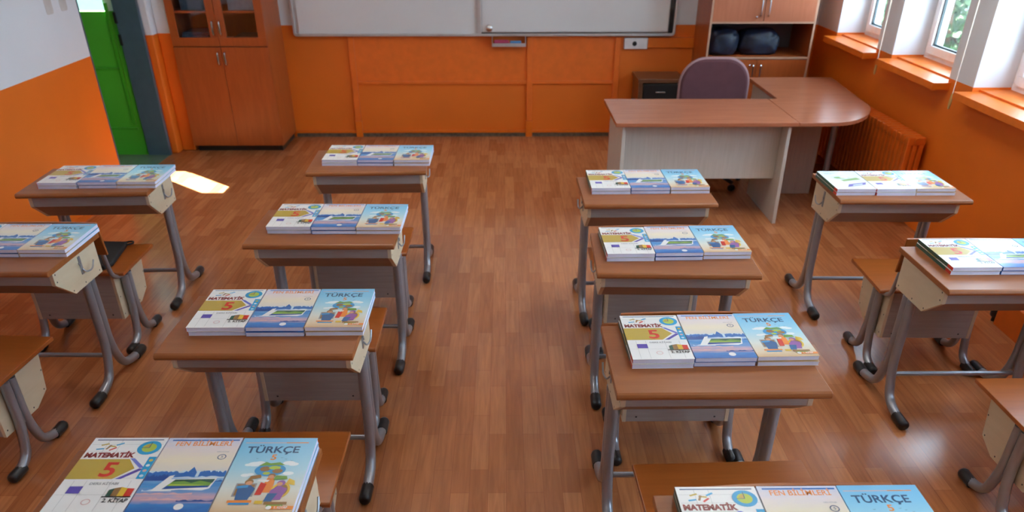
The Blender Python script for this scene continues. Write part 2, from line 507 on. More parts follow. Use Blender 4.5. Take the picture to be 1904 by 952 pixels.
def make_chair():
    """origin: centre of the seat's near edge, on the floor"""
    root = empty('student_chair')
    b = round_board(.295, 0, .405, .449, .018, M['seat'], M['edge'], .008)
    b.build('seat', root, bev=.0025)
    prof = [(.012, .43), (.012, .175), (.245, .172), (.335, .215), (.372, .43)]
    for s in (-1, 1):
        b = MB(); x = s * .222
        b.prism(prof, x - .008, x + .008, M['birch'], 'x')
        for (y, z) in ((.03, .20), (.03, .30), (.22, .19), (.32, .225), (.352, .40), (.343, .31)):
            xx = x + s * .0085
            b.prism([(y - .004, z - .004), (y + .004, z - .004), (y + .004, z + .004), (y - .004, z + .004)], min(xx, x), max(xx, x), M['black'], 'x')
        b.build('side_panel', root, bev=.0015)
    b = MB(); b.box(-.214, .214, .014, .028, .176, .43, M['greyply'])
    for sx in (-1, 1): b.box(sx * .17 - .004, sx * .17 + .004, .0130, .0145, .196, .203, M['black'])
    b.build('rear_panel', root, bev=.001)
    b = MB(); b.box(-.214, .214, .028, .245, .176, .186, M['brownply'])
    b.prism([(.245, .176), (.33, .216), (.366, .40), (.356, .40), (.322, .224), (.245, .188)], -.214, .214, M['brownply'], 'x')
    b.build('bin_bottom', root)
    for s in (-1, 1): tube_leg(root, s * .252, .105, .405, -.07, .325, .0205, .074)
    for s in (-1, 1):
        b = MB()
        b.tube(fillet([(s * .259, .36, .418), (s * .259, .02, .418), (s * .259, -.045, .45), (s * .259, -.075, .58), (s * .259, -.095, .735)], .06, 6), .0115, M['tube'], 10)
        b.build('back_support', root, smooth=True)
    b = MB()
    pr = []
    n = 8
    for k in range(n + 1):                              # slightly curved backrest board
        x = -.295 + .59 * k / n
        y = -.112 + .014 * (1 - (x / .295) ** 2) - .006
        pr.append((x, y))
    vs = []; fs = []
    for x, y in pr:
        for dy, z, lean in ((0, .588, .018), (.014, .588, .018), (.014, .764, -.006), (0, .764, -.006)):
            vs.append((x, y + dy + lean + .002, z))
    for k in range(n):
        o = k * 4
        for j in range(4): fs.append((o + j, o + 4 + j, o + 4 + (j + 1) % 4, o + (j + 1) % 4))
    fs += [(0, 1, 2, 3), (n * 4 + 3, n * 4 + 2, n * 4 + 1, n * 4)]
    b.add(vs, fs, M['seat'])
    b.build('backrest', root, bev=.003)
    return root

# name: centre x, near edge y, turn, hook side, words
DESKS = {
 'A1': (-2.303, 3.094, -.020, 1, 'near left-wall desk'),
 'A2': (-2.293, 4.142, .044, 1, 'far left-wall desk'),
 'B0': (-.883, 1.348, .006, 1, 'nearest desk left of aisle'),
 'B1': (-.886, 2.372, -.013, 1, 'second desk left of aisle'),
 'B2': (-.863, 3.391, -.010, 1, 'third desk left of aisle'),
 'B3': (-.811, 4.516, .033, 1, 'farthest desk left of aisle'),
 'C0': (.745, 1.132, .006, -1, 'nearest desk right of aisle'),
 'C1': (.707, 2.105, .005, -1, 'second desk right of aisle'),
 'C2': (.740, 3.045, -.032, -1, 'third desk right of aisle'),
 'C3': (.764, 3.936, .008, -1, 'farthest desk right of aisle'),
 'D1': (2.156, 2.873, 0.0, 0, 'near window-side desk'),
 'D2': (2.123, 3.987, -.022, -1, 'far window-side desk'),
}
DLAB = {
 'A1': 'near desk by the left wall, cut off by the left frame edge',
 'A2': 'far desk by the left wall, its right leg beside the bright sun patch',
 'B0': 'nearest desk left of the aisle, cut off by the bottom frame edge',
 'B1': 'second desk from the bottom left of the aisle, pale band on its near edge',
 'B2': 'third desk from the bottom left of the aisle, small steel hook at its right',
 'B3': 'farthest desk left of the aisle, closest to the tall cherry cabinet',
 'C0': 'nearest desk right of the aisle, only its back part showing at the bottom',
 'C1': 'second desk from the bottom right of the aisle with wide clear near edge',
 'C2': 'third desk from the bottom right of the aisle, left edge pale orange',
 'C3': 'farthest desk right of the aisle, in front of the teacher desk',
 'D1': 'near window-side desk cut by the right frame edge, yellowish side panel',
 'D2': 'far window-side desk in front of the orange radiator, hook on yellowish panel',
}
protos = {}
desk_obj = {}
for k, (x, y, t, hk, w) in DESKS.items():
    if hk not in protos:
        protos[hk] = make_desk(hk); o = protos[hk]
    else:
        o = copy_tree(protos[hk])
    o.location = (x, y, 0); o.rotation_euler = (0, 0, t)
    tag(o, DLAB[k], 'desk', 'student desks in four columns')
    desk_obj[k] = o

CHAIRS = [
 (-2.335, 2.69, -.06, 'student chair at the left frame edge below the near left-wall desk'),
 (-2.285, 3.77, .0, 'student chair with a black case lying on its seat, left side'),
 (-.865, 1.93, .0, 'student chair with orange seat just beyond the nearest desk left of aisle'),
 (-.860, 2.95, .0, 'student chair between second and third desks left of the aisle'),
 (-.838, 4.02, .0, 'student chair between third and farthest desks left of the aisle'),
 (.742, 1.735, .03, 'student chair with bare orange seat at bottom, right of the aisle'),
 (.733, 2.77, .0, 'student chair behind the second desk right of aisle, backrest over books'),
 (.755, 3.70, .0, 'student chair behind the third desk right of aisle, bin panel bluish grey'),
 (2.205, 2.28, .0, 'student chair at the lower right frame edge with yellowish bin side'),
 (2.160, 3.515, -.03, 'student chair between the two window-side desks, bare seat'),
]
ch0 = make_chair()
for i, (x, y, t, lab) in enumerate(CHAIRS):
    o = ch0 if i == 0 else copy_tree(ch0)
    o.location = (x, y, 0); o.rotation_euler = (0, 0, t)
    tag(o, lab, 'chair', 'student chairs with storage bins')

# black case lying on one seat
c = MB()
c.prism([(-2.40, 3.80), (-2.097, 3.80), (-2.075, 3.86), (-2.115, 4.15), (-2.40, 4.16)], .4505, .476, M['blackcloth'], 'z')
case = c.build('laptop_case', bev=.008)
tag(case, 'flat black fabric case lying on a student chair seat', 'bag')
c = MB(); c.tube(fillet([(-2.135, 4.150, .466), (-2.095, 4.175, .467), (-2.078, 4.14, .467), (-2.112, 4.115, .466)], .02, 4), .005, M['blackcloth'], 8)
c.build('carry_loop', case, smooth=True)

# ================================================================ TEXTBOOKS
BW, BH, BT = .2105, .325, .0155
def text_geo(body, size, x, y, bold=0, shear=0, sx=1.0, align='LEFT'):
    cu = bpy.data.curves.new('t', 'FONT'); cu.body = body; cu.size = size; cu.offset = bold; cu.shear = shear
    cu.align_x = align; cu.resolution_u = 3
    ob = bpy.data.objects.new('t', cu); COL.objects.link(ob)
    dg = bpy.context.evaluated_depsgraph_get()
    me = bpy.data.meshes.new_from_object(ob.evaluated_get(dg))
    vs = [(v.co.x * sx + x, v.co.y + y) for v in me.vertices]
    fs = [tuple(p.vertices) for p in me.polygons]
    COL.objects.unlink(ob); bpy.data.objects.remove(ob); bpy.data.curves.remove(cu); bpy.data.meshes.remove(me)
    return vs, fs
CM = {}
def cm(name, col, rough=.3):
    if name not in CM: CM[name] = plain('print_' + name, col, rough, mottle=.0)
    return CM[name]
INK = dict(white=(.80, .81, .80), red=(.62, .03, .015), darkred=(.22, .01, .01), gold=(.50, .36, .05), cyan=(.01, .33, .62),
           lime=(.42, .55, .06), violet=(.10, .07, .42), blueviolet=(.13, .17, .60), grid=(.45, .47, .47), navy=(.015, .07, .18),
           orange=(.80, .25, .04), seablue=(.02, .14, .45), deep=(.01, .07, .30), mist=(.55, .70, .80), grass=(.16, .34, .05),
           darkgreen=(.02, .10, .07), pinkish=(.70, .42, .42), black=(.01, .01, .01), earth=(.30, .16, .05), skyb=(.04, .30, .62),
           yellow=(.72, .48, .04), skin=(.62, .30, .16), purple=(.28, .10, .35), jeans=(.03, .12, .30), grey=(.30, .31, .33), cloud=(.78, .84, .86))
def grad(name, stops, rough=.28, wob=.0):
    """printed artwork that blends up the cover (object Y runs up the page)"""
    m, nt, p = newmat('print_' + name)
    p.inputs['Roughness'].default_value = rough
    tc = N(nt, 'ShaderNodeTexCoord'); sp = N(nt, 'ShaderNodeSeparateXYZ')
    nt.links.new(tc.outputs['Object'], sp.inputs[0])
    mr = N(nt, 'ShaderNodeMapRange'); mr.inputs['From Min'].default_value = 0; mr.inputs['From Max'].default_value = BH
    nt.links.new(sp.outputs['Y'], mr.inputs['Value'])
    src = mr.outputs[0]
    if wob:
        mp = N(nt, 'ShaderNodeMapping'); mp.inputs['Scale'].default_value = (10, 34, 1)
        nt.links.new(tc.outputs['Object'], mp.inputs['Vector'])
        no = N(nt, 'ShaderNodeTexNoise'); no.inputs['Scale'].default_value = 1.6; no.inputs['Detail'].default_value = 5; no.inputs['Distortion'].default_value = .8
        nt.links.new(mp.outputs['Vector'], no.inputs['Vector'])
        ma = N(nt, 'ShaderNodeMath', operation='MULTIPLY_ADD'); ma.inputs[1].default_value = wob; 
        nt.links.new(no.outputs['Fac'], ma.inputs[0])
        su = N(nt, 'ShaderNodeMath', operation='SUBTRACT'); su.inputs[1].default_value = wob / 2
        nt.links.new(mr.outputs[0], su.inputs[0]); nt.links.new(su.outputs[0], ma.inputs[2])
        src = ma.outputs[0]
    r = N(nt, 'ShaderNodeValToRGB'); cr = r.color_ramp
    while len(cr.elements) < len(stops): cr.elements.new(.5)
    for e, (pos, c) in zip(cr.elements, stops): e.position = pos; e.color = (*c, 1)
    nt.links.new(src, r.inputs['Fac']); nt.links.new(r.outputs['Color'], p.inputs['Base Color'])
    return m

class Cover:
    """printed front cover; u,v run 0..1 across and up the page"""
    def __init__(s, base, spine=False):
        s.b = MB(); s.z = BT + .0004
        s.b.box(0, BW, 0, BH, BT, s.z, base)
        if spine:                                            # spine, dark with a red foot
            s.b.box(0, .0005, 0, BH * .14, 0.0003, BT, I('red')); s.b.box(0, .0005, BH * .14, BH, 0.0003, BT, I('darkgreen'))
        else: s.b.box(0, .0005, 0, BH, 0.0003, BT, base)
        s.b.box(0, BW, 0, BH, 0, .0003, base)               # back cover
    def layer(s): s.z += .000035
    def poly(s, pts, m, new=True):
        if new: s.layer()
        s.b.add([(u * BW, v * BH, s.z) for u, v in pts], [tuple(range(len(pts)))], m)
    def rect(s, u0, v0, u1, v1, m, new=True): s.poly([(u0, v0), (u1, v0), (u1, v1), (u0, v1)], m, new)
    def ell(s, u, v, ru, m, rv=None, n=28, a0=0, a1=360, new=True):
        rv = rv if rv else ru * BW / BH
        pts = [(u + ru * math.cos(R(a0 + (a1 - a0) * k / n)), v + rv * math.sin(R(a0 + (a1 - a0) * k / n))) for k in range(n + (a1 - a0 < 360))]
        if a1 - a0 < 360: pts = [(u, v)] + pts
        s.poly(pts, m, new)
    def ring(s, u, v, ru, w, m, n=24):
        s.layer(); vs = []; k_ = BW / BH
        for k in range(n):
            a = 2 * math.pi * k / n
            for q in (ru, ru - w): vs.append(((u + q * math.cos(a)) * BW, (v + q * k_ * math.sin(a)) * BH, s.z))
        s.b.add(vs, [(2 * k, 2 * ((k + 1) % n), 2 * ((k + 1) % n) + 1, 2 * k + 1) for k in range(n)], m)
    def text(s, body, u, v, size, m, **k):
        s.layer()
        vs, fs = text_geo(body, size, u * BW, v * BH, **k)
        s.b.add([(x, y, s.z) for x, y in vs], fs, m)

def I(n): return cm(n, INK[n])

def maths_cover():
    c = Cover(I('white'), True); g = I('grid')
    for v in (.22, .43, .80, .90): c.rect(0.02, v, .98, v + .003, g, v == .22)
    for u in (.14, .30, .62, .86): c.rect(u, 0.02, u + .005, .40, g, u == .14)
    for u in (.22, .40, .86): c.rect(u, .78, u + .005, .97, g, False)
    c.rect(.05, .962, .95, .975, I('navy'))
    # scattered symbols
    for u, v, n_, a in ((.20, .90, 'gold', 20), (.31, .875, 'gold', -10), (.40, .905, 'cyan', 30), (.17, .835, 'cyan', 10), (.34, .835, 'red', 40), (.27, .86, 'earth', 70)):
        d = R(a); w, h = .05, .014
        c.poly([(u + x * math.cos(d) - y * math.sin(d), v + (x * math.sin(d) + y * math.cos(d)) * .65) for x, y in ((-w, -h), (w, -h), (w, h), (-w, h))], I(n_))
    c.poly([(0, .42), (.60, .42), (.80, .56), (.66, .69), (0, .69)], I('gold'))
    c.poly([(.66, .70), (.72, .70), (.92, .57), (.86, .565)], I('blueviolet'))
    c.poly([(.64, .42), (.71, .42), (.93, .555), (.86, .56)], I('violet'))
    c.text('MATEMATİK', .03, .715, .030, I('darkred'), bold=.0016, sx=.80)
    c.text('5', .38, .455, .088, I('red'), bold=.002)
    c.text('5. SINIF', .42, .425, .011, I('orange'))
    c.ell(.82, .85, .155, I('cyan')); c.ell(.82, .85, .095, I('lime')); c.ell(.82, .85, .075, I('gold'), a0=90, a1=170, n=10)
    c.rect(.815, .85, .825, .93, I('navy')); c.rect(.72, .845, .82, .851, I('navy'), False)
    c.poly([(.90, .42), (1.0, .42), (1.0, .72), (.90, .72)], I('cyan'))
    for q, (v, n_) in enumerate(((.67, 'yellow'), (.60, 'white'), (.53, 'pinkish'), (.46, 'mist'))): c.ell(.95, v, .028, I(n_), n=8, new=q == 0)
    c.text('DERS KİTABI', .36, .345, .0135, I('grey'), bold=.0003)
    c.poly([(.14, .235), (.31, .235), (.31, .325), (.14, .325)], I('violet'))
    c.poly([(.66, .20), (.72, .20), (.72, .30), (.66, .28)], I('darkgreen'))
    c.poly([(.72, .20), (.80, .20), (.80, .315), (.72, .30)], I('earth')); c.poly([(.80, .20), (.88, .20), (.88, .30), (.80, .315)], I('yellow'))
    c.poly([(.88, .20), (.97, .20), (.97, .295), (.88, .30)], I('red')); c.rect(.62, .185, .98, .20, I('black'))
    c.text('2. KİTAP', .66, .125, .0215, I('black'), bold=.0006, sx=.78)
    c.ring(.47, .13, .055, .01, I('pinkish'))
    return c.b

def science_cover():
    base = grad('sea_and_sky', [(0, (.02, .13, .45)), (.10, (.04, .22, .55)), (.18, (.62, .38, .42)), (.26, (.16, .32, .60)), (.36, (.05, .26, .60)), (.47, (.35, .55, .75)), (.54, (.70, .66, .60)), (.68, (.80, .72, .55)), (.85, (.74, .66, .66)), (1, (.55, .60, .74))], wob=.14)
    c = Cover(base)
    c.rect(.06, .955, .97, .975, I('seablue'))
    c.text('FEN BİLİMLERİ', .13, .885, .0285, I('orange'), bold=.0005, sx=.84)
    random.seed(3)
    def ridge(v0, amp, m, n=22, flat=.0, u0=0, u1=1):
        pts = [(u0, v0 - .07)] + [(u0 + (u1 - u0) * k / n, v0 + random.uniform(-amp, amp)) for k in range(n + 1)] + [(u1, v0 - .07)]
        c.poly(pts, m)
    ridge(.53, .012, I('mist'))
    ridge(.515, .016, I('seablue'), u1=.62); ridge(.52, .016, I('seablue'), u0=.66, u1=1)
    c.poly([(.50, .51), (.55, .585), (.575, .56), (.62, .51)], I('seablue'))
    ridge(.47, .02, I('deep'), n=16, u1=.30)
    for v, m_, u0, u1 in ((.45, 'mist', .30, 1), (.40, 'seablue', .62, 1), (.33, 'skyb', .0, .30), (.28, 'mist', .05, .42), (.24, 'pinkish', .0, .7), (.17, 'pinkish', .1, .55), (.15, 'deep', .55, 1)):
        pts = [(u0, v - .015)] + [(u0 + (u1 - u0) * k / 12, v + random.uniform(-.008, .014)) for k in range(13)] + [(u1, v - .015)]
        c.poly(pts, I(m_))
    c.poly([(.16, .27), (.30, .46), (.36, .475), (.34, .42), (.92, .44), (.88, .30), (.80, .275), (.5, .285), (.30, .265)], I('white'))
    c.poly([(.29, .29), (.40, .415), (.90, .42), (.855, .315)], I('grass'))
    c.poly([(.37, .385), (.40, .415), (.90, .42), (.885, .37), (.72, .40), (.62, .37), (.52, .395)], I('darkgreen'))
    c.poly([(.29, .29), (.33, .33), (.87, .335), (.855, .315)], I('deep'))
    c.poly([(.34, .335), (.36, .355), (.80, .345), (.72, .335)], I('lime'))
    c.ring(.84, .72, .058, .012, I('navy')); c.text('5', .825, .708, .014, I('navy'))
    c.text('DERS KİTABI', .74, .785, .0075, I('grey'), sx=.8)
    c.ell(.62, .075, .058, I('white'))
    return c.b

def turkish_cover():
    base = grad('blue_to_cream', [(0, (.62, .42, .22)), (.10, (.72, .58, .40)), (.30, (.68, .72, .66)), (.55, (.38, .66, .78)), (.80, (.22, .56, .78)), (1, (.17, .48, .74))])
    c = Cover(base)
    c.rect(.05, .925, .90, .935, I('pinkish')); c.rect(.60, .924, .90, .936, I('orange'))
    c.text('TÜRKÇE', .11, .785, .042, I('navy'), bold=.0009, sx=.93)
    c.text('5', .47, .685, .034, I('orange'), bold=.0008)
    for q, (u, v, ru) in enumerate(((.30, .625, .09), (.36, .64, .07), (.74, .64, .08), (.80, .625, .07), (.22, .615, .05), (.24, .475, .06), (.30, .485, .05), (.78, .50, .07))): c.ell(u, v, ru, I('cloud'), rv=ru * .35, n=16, new=q == 0)
    for q, (u, v) in enumerate(((.30, .70), (.68, .69), (.76, .67), (.62, .71))): c.poly([(u - .025, v + .008), (u, v), (u + .025, v + .008), (u, v + .004)], I('navy'), q == 0)
    c.ell(.53, .545, .20, I('skyb'), rv=.085); 
    for q, (u, v, a, b_) in enumerate(((.46, .56, .07, .035), (.58, .575, .08, .025), (.63, .53, .07, .03), (.50, .50, .05, .02))): c.ell(u, v, a, I('lime' if q % 2 else 'earth'), rv=b_, n=9)
    c.poly([(.36, .60), (.70, .61), (.62, .65), (.50, .635), (.44, .655)], I('grass'))
    # children with books round a globe
    c.rect(.18, .20, .44, .37, I('grey')); c.rect(.20, .215, .42, .355, I('earth'))
    c.poly([(.24, .16), (.40, .16), (.44, .30), (.34, .36), (.22, .30)], I('jeans')); c.ell(.33, .385, .055, I('earth'), n=14); c.ell(.335, .37, .042, I('skin'), n=14)
    c.poly([(.20, .30), (.34, .315), (.34, .35), (.20, .335)], I('skyb'))
    c.poly([(.50, .25), (.66, .25), (.64, .44), (.54, .44)], I('orange')); c.ell(.585, .465, .048, I('earth'), n=14); c.ell(.58, .452, .038, I('skin'), n=14)
    c.poly([(.42, .395), (.56, .385), (.58, .41), (.44, .42)], I('white'))
    c.ell(.76, .28, .12, I('yellow'), rv=.10); c.ell(.76, .28, .09, I('earth'), rv=.078)
    c.poly([(.62, .16), (.80, .16), (.84, .30), (.72, .34), (.64, .28)], I('purple')); c.ell(.74, .37, .055, I('purple'), n=14); c.ell(.725, .358, .038, I('skin'), n=14)
    c.poly([(.60, .14), (.70, .14), (.74, .24), (.62, .24)], I('jeans'))
    for q, (u0, v0, u1, v1, n_) in enumerate(((.16, .125, .46, .155, 'orange'), (.19, .10, .44, .125, 'skyb'), (.50, .11, .60, .15, 'yellow'), (.62, .10, .90, .135, 'earth'), (.66, .075, .86, .10, 'grass'))): c.rect(u0, v0, u1, v1, I(n_))
    c.poly([(.30, .41), (.46, .44), (.44, .48), (.32, .46)], I('earth')); c.poly([(.62, .41), (.80, .42), (.78, .46), (.64, .47)], I('grass'))
    c.poly([(.46, .22), (.54, .22), (.56, .36), (.48, .38)], I('red')); c.poly([(.80, .36), (.92, .34), (.90, .40), (.82, .43)], I('yellow'))
    c.rect(.70, .045, 1.0, .085, I('orange')); c.ell(.70, .065, .035, I('white'), n=14); c.text('1. KİTAP', .76, .054, .0125, I('white'), bold=.0003, sx=.72)
    return c.b

def art_cover():
    base = grad('pale_green_wash', [(0, (.70, .62, .58)), (.4, (.66, .72, .66)), (1, (.60, .72, .74))], wob=.3)
    c = Cover(base, True)
    c.ell(.42, .62, .26, I('mist'), rv=.11); c.ell(.40, .62, .16, I('grass'), rv=.06); c.ell(.52, .64, .10, I('cloud'), rv=.04)
    c.poly([(.40, .42), (.90, .52), (.84, .62), (.36, .50)], I('grass'))
    c.poly([(.34, .12), (.86, .24), (.94, .36), (.44, .26)], I('violet')); c.poly([(.50, .18), (.78, .245), (.82, .30), (.54, .235)], I('mist'))
    for q in range(3): c.rect(.12, .88 - q * .03, .5 - q * .1, .892 - q * .03, I('grey'), q == 0)
    return c.b

def make_book(name, cover_mb):
    root = empty(name)
    p = MB(); p.box(.0012, BW - .0015, .0015, BH - .0015, .0004, BT - .0002, M['paper'])
    p.build('page_block', root)
    cover_mb.build('cover', root)
    return root

KIND = {
 'm': ('maths_textbook', maths_cover, 'white maths textbook with red 5', 'maths textbooks on the desks'),
 'f': ('science_textbook', science_cover, 'blue and cream science textbook', 'science textbooks on the desks'),
 't': ('turkish_textbook', turkish_cover, 'light blue Turkish language textbook', 'Turkish language textbooks on the desks'),
 'a': ('textbook', art_cover, 'pale greenish textbook with tilted violet picture', None),
}
BP = {}
for k, (nm, fn, w, g) in KIND.items():
    BP[k] = make_book(nm, fn())
used = set()
def place_book(k, x, y, z, t, label, group):
    if k in used: o = copy_tree(BP[k])
    else: used.add(k); o = BP[k]
    o.location = (x, y, z); o.rotation_euler = (0, 0, t)
    tag(o, label, 'book', group)
# stacks: left near corner x,y of the row, direction, books in the row
ROWS = {
 'A1': (-2.585, 3.262, -.010, 'mft'), 'A2': (-2.555, 4.215, .035, 'mft'),
 'B0': (-1.183, 1.508, -.012, 'mft'), 'B1': (-1.158, 2.512, .002, 'mft'), 'B2': (-1.133, 3.535, -.022, 'mft'), 'B3': (-1.088, 4.645, -.012, 'mft'),
 'C0': (.445, 1.272, .006, 'mft'), 'C1': (.428, 2.268, .034, 'mft'), 'C2': (.446, 3.187, .043, 'mft'), 'C3': (.464, 4.099, .022, 'mft'),
 'D1': (1.884, 3.027, .003, 'mft'), 'D2': (1.774, 4.068, .006, 'amt'),
}
rnd = random.Random(11)
for k, (x, y, t, seq) in ROWS.items():
    w = DESKS[k][4]
    for i, s in enumerate(seq):
        q = i * .2142
        bx, by = x + q * math.cos(t), y + q * math.sin(t)
        base = KIND[s][2]; grp = KIND[s][3] or 'maths textbooks on the desks'
        for lv in (0, 1):
            jx, jy = (rnd.uniform(-.002, .002), rnd.uniform(-.006, .004)) if lv == 0 else (0, 0)
            tt = t * .4 + (rnd.uniform(-.006, .006) if lv == 0 else rnd.uniform(-.003, .003))
            if k == 'C1' and lv and i == 2: tt += .012
            lab = ('%s on top, %s' if lv else 'lower %s under the top one, %s') % (base, w)
            place_book(s, bx + jx, by + jy, TZ + .0006 + lv * (BT + .0035), tt, lab, 'pale textbooks at the far window-side desk' if s == 'a' else grp)

# ================================================================ WHITEBOARD
wb = empty('whiteboard', (0, YW, 0))
x0, x1, z0, z1 = -2.035, 1.655, .965, 2.2
b = MB()
b.box(-1.98, -.22, -.052, -.012, z0 + .02, z1 - .02, M['board']); b.build('left_panel', wb)
b = MB(); b.box(-.222, 1.588, -.060, -.012, z0 + .03, z1 - .02, M['board']); b.build('right_panel', wb, bev=.012)
b = MB()
b.box(x0 + .03, x1 - .03, -.075, 0, z0, z0 + .022, M['alu']); b.box(x0 + .03, x1 - .03, -.066, 0, z1 - .022, z1, M['alu'])
b.box(x0, x0 + .022, -.066, 0, z0 + .03, z1 - .03, M['alu']); b.box(x1 - .022, x1, -.066, 0, z0 + .03, z1 - .03, M['alu'])
for cx, cz, a0 in ((x0 + .03, z0 + .03, 180), (x1 - .03, z0 + .03, 270), (x1 - .03, z1 - .03, 0), (x0 + .03, z1 - .03, 90)):
    pts = [(cx + q * math.cos(R(a)), cz + q * math.sin(R(a))) for q, rng in ((.03, range(a0, a0 + 91, 15)), (.008, range(a0 + 90, a0 - 1, -15))) for a in rng]
    b.prism(pts, -.068, 0, M['alu'], 'y')
b.box(x0 + .02, x0 + .055, -.04, -.01, z0 + .02, z1 - .02, M['alu'])
b.build('frame', wb, bev=.003)
b = MB(); b.box(-.262, -.222, -.072, -.01, z0 + .02, z1 - .02, M['alu']); b.build('middle_rail', wb, bev=.003)
b = MB(); b.box(1.592, 1.632, -.045, -.012, z0 + .022, z1 - .022, M['black']); b.box(1.0, 1.60, -.05, -.02, z0 - .006, z0, M['black']); b.build('slide_channel', wb)
b = MB()
for k in range(1): b.lathe([(.026, 0), (.030, .006), (.030, .014), (.02, .022)], (0, 0, 0), M['chrome'], 18)
kn = b.build('lock_knob', wb, smooth=True, loc=(-.145, -.061, 1.035)); kn.rotation_euler = (R(90), 0, 0)
tag(wb, 'wide two-panel whiteboard with aluminium frame on the orange wall', 'whiteboard')

eh = empty('eraser_holder', (.045, YW - .012, .875))
b = MB(); b.box(-.165, .165, -.09, 0, 0, .008, M['alu']); b.box(-.165, .165, -.09, -.084, .008, .03, M['alu']); b.box(-.165, -.159, -.09, 0, .008, .085, M['alu']); b.box(.159, .165, -.09, 0, .008, .085, M['alu']); b.build('tray', eh)
tag(eh, 'small metal tray hanging under the middle of the whiteboard', 'tray')
b = MB(); b.box(-.10, .045, YW - .09, YW - .03, .8845, .930, M['pink'])
tag(b.build('folded_cloth', bev=.012), 'dark pink cloth lying in the tray under the whiteboard', 'cloth')
b = MB(); b.box(.055, .165, YW - .085, YW - .035, .8845, .922, M['blue_cloth']); 
tag(b.build('sponge', bev=.008), 'light blue sponge lying in the tray under the whiteboard', 'sponge')

so = empty('wall_socket', (1.288, YW, .893))
b = MB(); b.box(-.115, .115, -.045, 0, -.05, .05, M['socket']); b.build('plate', so, bev=.006)
b = MB(); b.lathe([(.020, 0), (.022, .004), (.018, .007)], (0, 0, 0), M['black'], 16); q = b.build('hole', so, smooth=True, loc=(-.015, -.0455, 0)); q.rotation_euler = (R(90), 0, 0)
tag(so, 'white box socket with one dark round hole under the whiteboard', 'socket')
b = MB(); b.box(1.404, 1.86, YW - .03, YW, .853, .945, M['orange']); struct(b.build('trim_8', bev=.003))

# ================================================================ LEFT GLAZED CABINET
CX0, CX1, CY = -3.022, -2.158, 7.70
lc = empty('glazed_cabinet', ((CX0 + CX1) / 2, CY, 0)); 
ox = (CX0 + CX1) / 2; hw = (CX1 - CX0) / 2; dp = YW - CY - .005
b = MB(); t = .018
b.box(-hw, -hw + t, .02, dp, .055, 2.0, M['cherry']); b.box(hw - t, hw, .02, dp, .055, 2.0, M['cherry'])
b.box(-hw + t, hw - t, .02, dp, .055, .075, M['cherry']); b.box(-hw + t, hw - t, .02, dp, 1.98, 2.0, M['cherry']); b.box(-hw + t, hw - t, dp - .01, dp, .075, 1.98, M['cherry'])
b.box(-hw + t, hw - t, .03, dp - .01, .94, .958, M['cherry'])
b.build('body', lc)
b = MB(); b.box(-hw + .02, hw - .02, .06, dp - .02, 0, .055, M['black']); b.build('plinth', lc)
b = MB()
for zz in (1.222, 1.5, 1.75): b.box(-hw + t, hw - t, .05, dp - .01, zz, zz + .018, M['cherry'])
b.build('shelf', lc)
for s in (-1, 1):
    xa, xb = (-hw + .002, -.002) if s < 0 else (.002, hw - .002)
    b = MB(); b.box(xa, xb, 0, .019, .062, .945, M['cherry']); do = b.build('lower_door', lc, bev=.002)
    xx = s * .032; b = MB()
    b.tube(fillet([(xx, 0, .80), (xx, -.028, .80), (xx, -.028, .90), (xx, 0, .90)], .02, 4), .0085, M['chrome'], 8); b.build('handle', do, smooth=True)
    fw = .072; b = MB()
    b.box(xa, xb, 0, .019, .955, .955 + fw, M['cherry']); b.box(xa, xb, 0, .019, 1.99 - fw, 1.99, M['cherry'])
    b.box(xa, xa + fw, 0, .019, .955 + fw, 1.99 - fw, M['cherry']); b.box(xb - fw, xb, 0, .019, .955 + fw, 1.99 - fw, M['cherry'])
    do = b.build('glazed_door', lc, bev=.002)
    b = MB(); b.box(xa + fw, xb - fw, .008, .012, .955 + fw, 1.99 - fw, M['glass']); b.build('glass_pane', do)
    b = MB(); b.tube(fillet([(xx, 0, 1.05), (xx, -.028, 1.05), (xx, -.028, 1.16), (xx, 0, 1.16)], .02, 4), .0085, M['chrome'], 8); b.build('handle', do, smooth=True)
tag(lc, 'tall cherry wood cabinet with glazed upper doors in the left corner', 'cabinet')
# things behind the cabinet glass
for i, (xa, w, h, colr, lab) in enumerate(((-.37, .26, .10, (.05, .07, .12), 'dark blue-grey flat stack on the glazed cabinet lower shelf, left door'),
                                    (.09, .25, .06, (.10, .05, .05), 'dark low stack on the glazed cabinet lower shelf, right door'))):
    b = MB(); mm = plain('stored_papers_%d' % i, colr, .6, mottle=.4, scale=20)
    n_ = 4
    for k in range(n_): b.box(ox + xa + .008 * (k % 2), ox + xa + w - .01 * (k % 3), CY + .12, CY + .40, .9585 + h * k / n_, .9585 + h * (k + .9) / n_, mm)
    tag(b.build('paper_stack'), lab, 'papers', 'stacks inside the glazed cabinet')
for i, (xa, w, h, colr, lab) in enumerate(((-.33, .20, .16, (.04, .06, .10), 'dark folder box on the glazed cabinet upper shelf, left door'),
                                    (.10, .24, .12, (.22, .27, .33), 'grey-blue box on the glazed cabinet upper shelf, right door'))):
    b = MB(); mm = plain('stored_box_%d' % i, colr, .6, mottle=.2)
    b.box(ox + xa, ox + xa + w, CY + .1, CY + .36, 1.2405, 1.2405 + h, mm); b.box(ox + xa - .003, ox + xa + w + .003, CY + .097, CY + .363, 1.2405 + h * .75, 1.2405 + h * .8, mm)
    tag(b.build('storage_box', bev=.004), lab, 'box', 'boxes inside the glazed cabinet')

